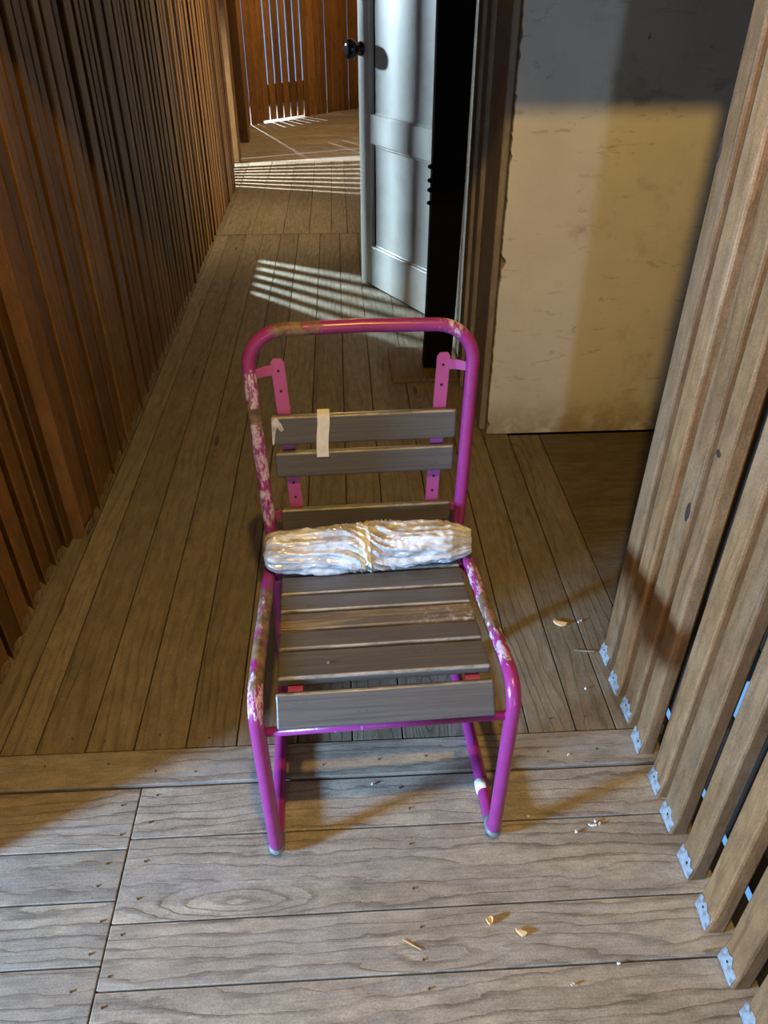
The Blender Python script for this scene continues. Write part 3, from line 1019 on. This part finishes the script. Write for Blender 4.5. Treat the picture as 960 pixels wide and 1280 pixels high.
def plastic():
    m = NT('crumpled_clear_film')
    p = m.coords()
    n1 = m.noise(m.map(p, (16, 34, 34)), 1.0, 5, 0.65, 0.4)
    n2 = m.noise(m.map(p, (28, 110, 110)), 1.0, 3, 0.65, 1.2)
    n3 = m.noise(m.map(p, (9, 14, 14), loc=(3, 1, 2)), 1.0, 3, 0.5)
    c = m.mix(m.ramp(n1, 0.38, 0.62), (0.46, 0.45, 0.46), (0.86, 0.89, 0.94))
    c = m.mix(m.ramp(n3, 0.56, 0.70, 0, 0.45), c, (0.46, 0.34, 0.20))
    c = m.mix(m.ramp(n2, 0.60, 0.68, 0, 0.8), c, (0.85, 0.86, 0.88))
    c = m.mix(m.ramp(n2, 0.32, 0.40, 0.35, 0.0), c, (0.20, 0.18, 0.17))
    m.base(c)
    m.rough(0.2)
    m.b.inputs['Specular IOR Level'].default_value = 0.6
    m.b.inputs['Coat Weight'].default_value = 1.0
    m.b.inputs['Coat Roughness'].default_value = 0.08
    m.b.inputs['Transmission Weight'].default_value = 0.12
    m.bump(m.math('ADD', m.math('MULTIPLY', n1, 1.0), m.math('MULTIPLY', n2, 0.5)), 0.35, 0.003)
    return m.m


def bundle_mesh():
    NU, NA = 190, 84
    u0, u1 = -0.218, 0.214
    bm = bmesh.new()
    rings = []
    for i in range(NU + 1):
        t = i / NU
        u = u0 + (u1 - u0) * t
        # radius profile: fuller towards the tie, slight waist at the tie, thinner right end
        base = 0.037 + 0.009 * math.exp(-((u + 0.0) / 0.10) ** 2)
        waist = 1 - 0.07 * math.exp(-((u + 0.010) / 0.018) ** 2)
        if t < 0.06: endf = math.sqrt(max(0.0, 1 - ((0.06 - t) / 0.06) ** 2)) * 0.55 + 0.45
        elif t > 0.9: endf = 1.0 - 0.35 * ((t - 0.9) / 0.1)
        else: endf = 1.0
        ring = []
        for k in range(NA):
            a = 2 * math.pi * k / NA
            tw = a + 0.9 * math.sin(u * 7)
            fold = 0.0
            # long folds that gather at the tie
            gather = 0.35 + 0.65 * (1 - math.exp(-((u + 0.01) / 0.06) ** 2))
            ca, sa = math.cos(tw), math.sin(tw)
            side_ = 1.0 if u > -0.01 else -1.0
            tg = tw + side_ * 1.6 * math.exp(-abs(u + 0.01) / 0.05)
            ca, sa = math.cos(tg), math.sin(tg)
            fold += 0.20 * gather * mnoise.noise(Vector((u * 6, ca * 1.3, sa * 1.3)))
            fold -= 0.50 * abs(mnoise.noise(Vector((u * 5 + 5, ca * 3.0, sa * 3.0 + 3))))
            fold -= 0.24 * abs(mnoise.noise(Vector((u * 13 + 2, ca * 5.0, sa * 5.0 + 6))))
            fold -= 0.10 * abs(mnoise.noise(Vector((u * 40, ca * 6, sa * 6 + 7))))
            fold += 0.02 * mnoise.noise(Vector((u * 80, ca * 9, sa * 9 + 1)))
            r = base * waist * endf * (1.22 + fold)
            z = 0.442 + r * 1.05 * math.sin(a) + 0.004 * math.sin(u * 16)
            v = 0.4030 + r * 1.04 * math.cos(a)
            zmin = (0.440 - 0.10 * v) + 0.0015
            if abs(u) > 0.192: zmin = max(zmin, 0.408 + 0.006 * (abs(u) - 0.192) / 0.02)
            if z < zmin + 0.004: z = zmin + 0.0012 * (1 + mnoise.noise(Vector((u * 50, v * 50, 0))))
            vmax = back_v(z) - 0.004 if abs(u) < 0.19 else 0.47
            v = min(v, vmax)
            ring.append(bm.verts.new((u + 0.006 * mnoise.noise(Vector((u * 20, a, 4))) + (0.010 * mnoise.noise(Vector((a * 1.3, 2, 2))) if t > 0.93 or t < 0.05 else 0), v, z)))
        rings.append(ring)
    for a, b in zip(rings[:-1], rings[1:]):
        for k in range(NA): bm.faces.new((a[k], a[(k + 1) % NA], b[(k + 1) % NA], b[k]))
    for ring, du in ((rings[0], -0.004), (rings[-1], 0.004)):
        c = sum((v.co for v in ring), Vector()) / NA
        cv = bm.verts.new(c + Vector((du, 0, 0)))
        for k in range(NA): bm.faces.new((ring[k], ring[(k + 1) % NA], cv))
    return bm, rings


bm, rg = bundle_mesh()
band = [[v.co.copy() for v in r] for r in rg[86:97]]
from_bm('film_wrap', bm, plastic(), BU, True)
bm = bmesh.new()
vr = []
for r in band:
    c = sum(r, Vector()) / len(r)
    vr.append([bm.verts.new(Vector((p.x, c.y + (p.y - c.y) * 1.07, c.z + (p.z - c.z) * (1.07 if p.z > c.z else 1.0)))) for p in r])
for a, b in zip(vr[:-1], vr[1:]):
    for k in range(len(a)): bm.faces.new((a[k], a[(k + 1) % len(a)], b[(k + 1) % len(a)], b[k]))
o = from_bm('tape_tie', bm, painted('yellowed_adhesive_tape', (0.74, 0.70, 0.58), (0.58, 0.51, 0.38), 0.35, 40, 0.6, 0.3), BU, True)
o['label'] = 'yellowed tape tied round the middle'

# ================================================================== LITTER ON THE FLOOR


def chip(name, label, loc, size, rot, mat, cat, seed, group=None):
    rnd = random.Random(seed)
    bm = bmesh.new()
    sx, sy, sz = size
    n = 9
    top, bot = [], []
    for k in range(n):
        a = 2 * math.pi * k / n
        f = rnd.uniform(0.7, 1.15)
        x, y_ = math.cos(a) * sx / 2 * f, math.sin(a) * sy / 2 * f
        curl = sz * 0.9 * (x / (sx / 2)) ** 2
        top.append(bm.verts.new((x * 0.92, y_ * 0.85, curl + sz)))
        bot.append(bm.verts.new((x, y_, curl)))
    bm.faces.new(top); bm.faces.new(bot[::-1])
    for k in range(n): bm.faces.new((bot[k], bot[(k + 1) % n], top[(k + 1) % n], top[k]))
    o = from_bm(name, bm, mat)
    o.location = loc
    o.rotation_euler = (0, 0, rot)
    tag(o, label, cat, group)
    return o


chip('wood_chip', 'curled pale wood chip on the floor between chair and right battens', (0.553, 1.489, 0.0005), (0.045, 0.020, 0.004), -0.5, M_chip, 'wood chip', 1, 'wood chips on the floor')
chip('wood_chip', 'small upright pale wood chip on the front boards, left one of a pair', (0.234, 0.716, 0.0005), (0.012, 0.018, 0.005), 0.3, M_chip, 'wood chip', 2, 'wood chips on the floor')
chip('wood_chip', 'small pale wood chip on the front boards, right one of a pair', (0.289, 0.692, 0.0005), (0.026, 0.012, 0.004), -0.4, M_chip, 'wood chip', 3, 'wood chips on the floor')
chip('wood_splinter', 'thin straw-coloured splinter lying on the front boards', (0.088, 0.682, 0.0005), (0.05, 0.0022, 0.001), -0.55, M_chip, 'splinter', 4)
chip('wood_splinter', 'grey-brown splinter on the floor near the foot of the right battens', (0.590, 1.385, 0.0005), (0.055, 0.004, 0.002), -0.12, M_plank_x, 'splinter', 5)
crumbs = [(0.610, 1.495), (0.603, 1.490), (0.485, 0.905), (0.478, 0.898), (0.492, 0.900), (0.44, 0.885), (0.35, 0.925), (0.47, 1.07), (0.56, 1.26), (0.45, 0.63), (0.36, 0.60), (0.03, 1.02)]
pair = 'one of two tiny white crumbs beside the grey splinter near the right battens'
heap = 'tiny white crumb in the small heap on the boards right of the chair'
crumb_labels = [pair, pair, heap, 'largest white crumb, in the small heap on the boards right of the chair', heap,
                'tiny white crumb just left of the small crumb heap, right of the chair',
                'tiny white crumb on the boards close to the right front chair foot',
                'tiny white crumb on the crosswise threshold board right of the chair',
                'tiny white crumb on the lengthwise boards below the large wood chip',
                'tiny white crumb on the front boards nearest the right battens',
                'tiny white crumb on the nearest boards at the bottom, right of the wood chips',
                'tiny white crumb on the boards underneath the chair seat']
for i, (x, y) in enumerate(crumbs):
    lab = crumb_labels[i]
    chip('plaster_crumb', lab, (x, y, 0.0005), (0.007 if i not in (3,) else 0.018, 0.006, 0.003), i, M_white_bit, 'crumb', 20 + i, 'white crumbs on the floor')
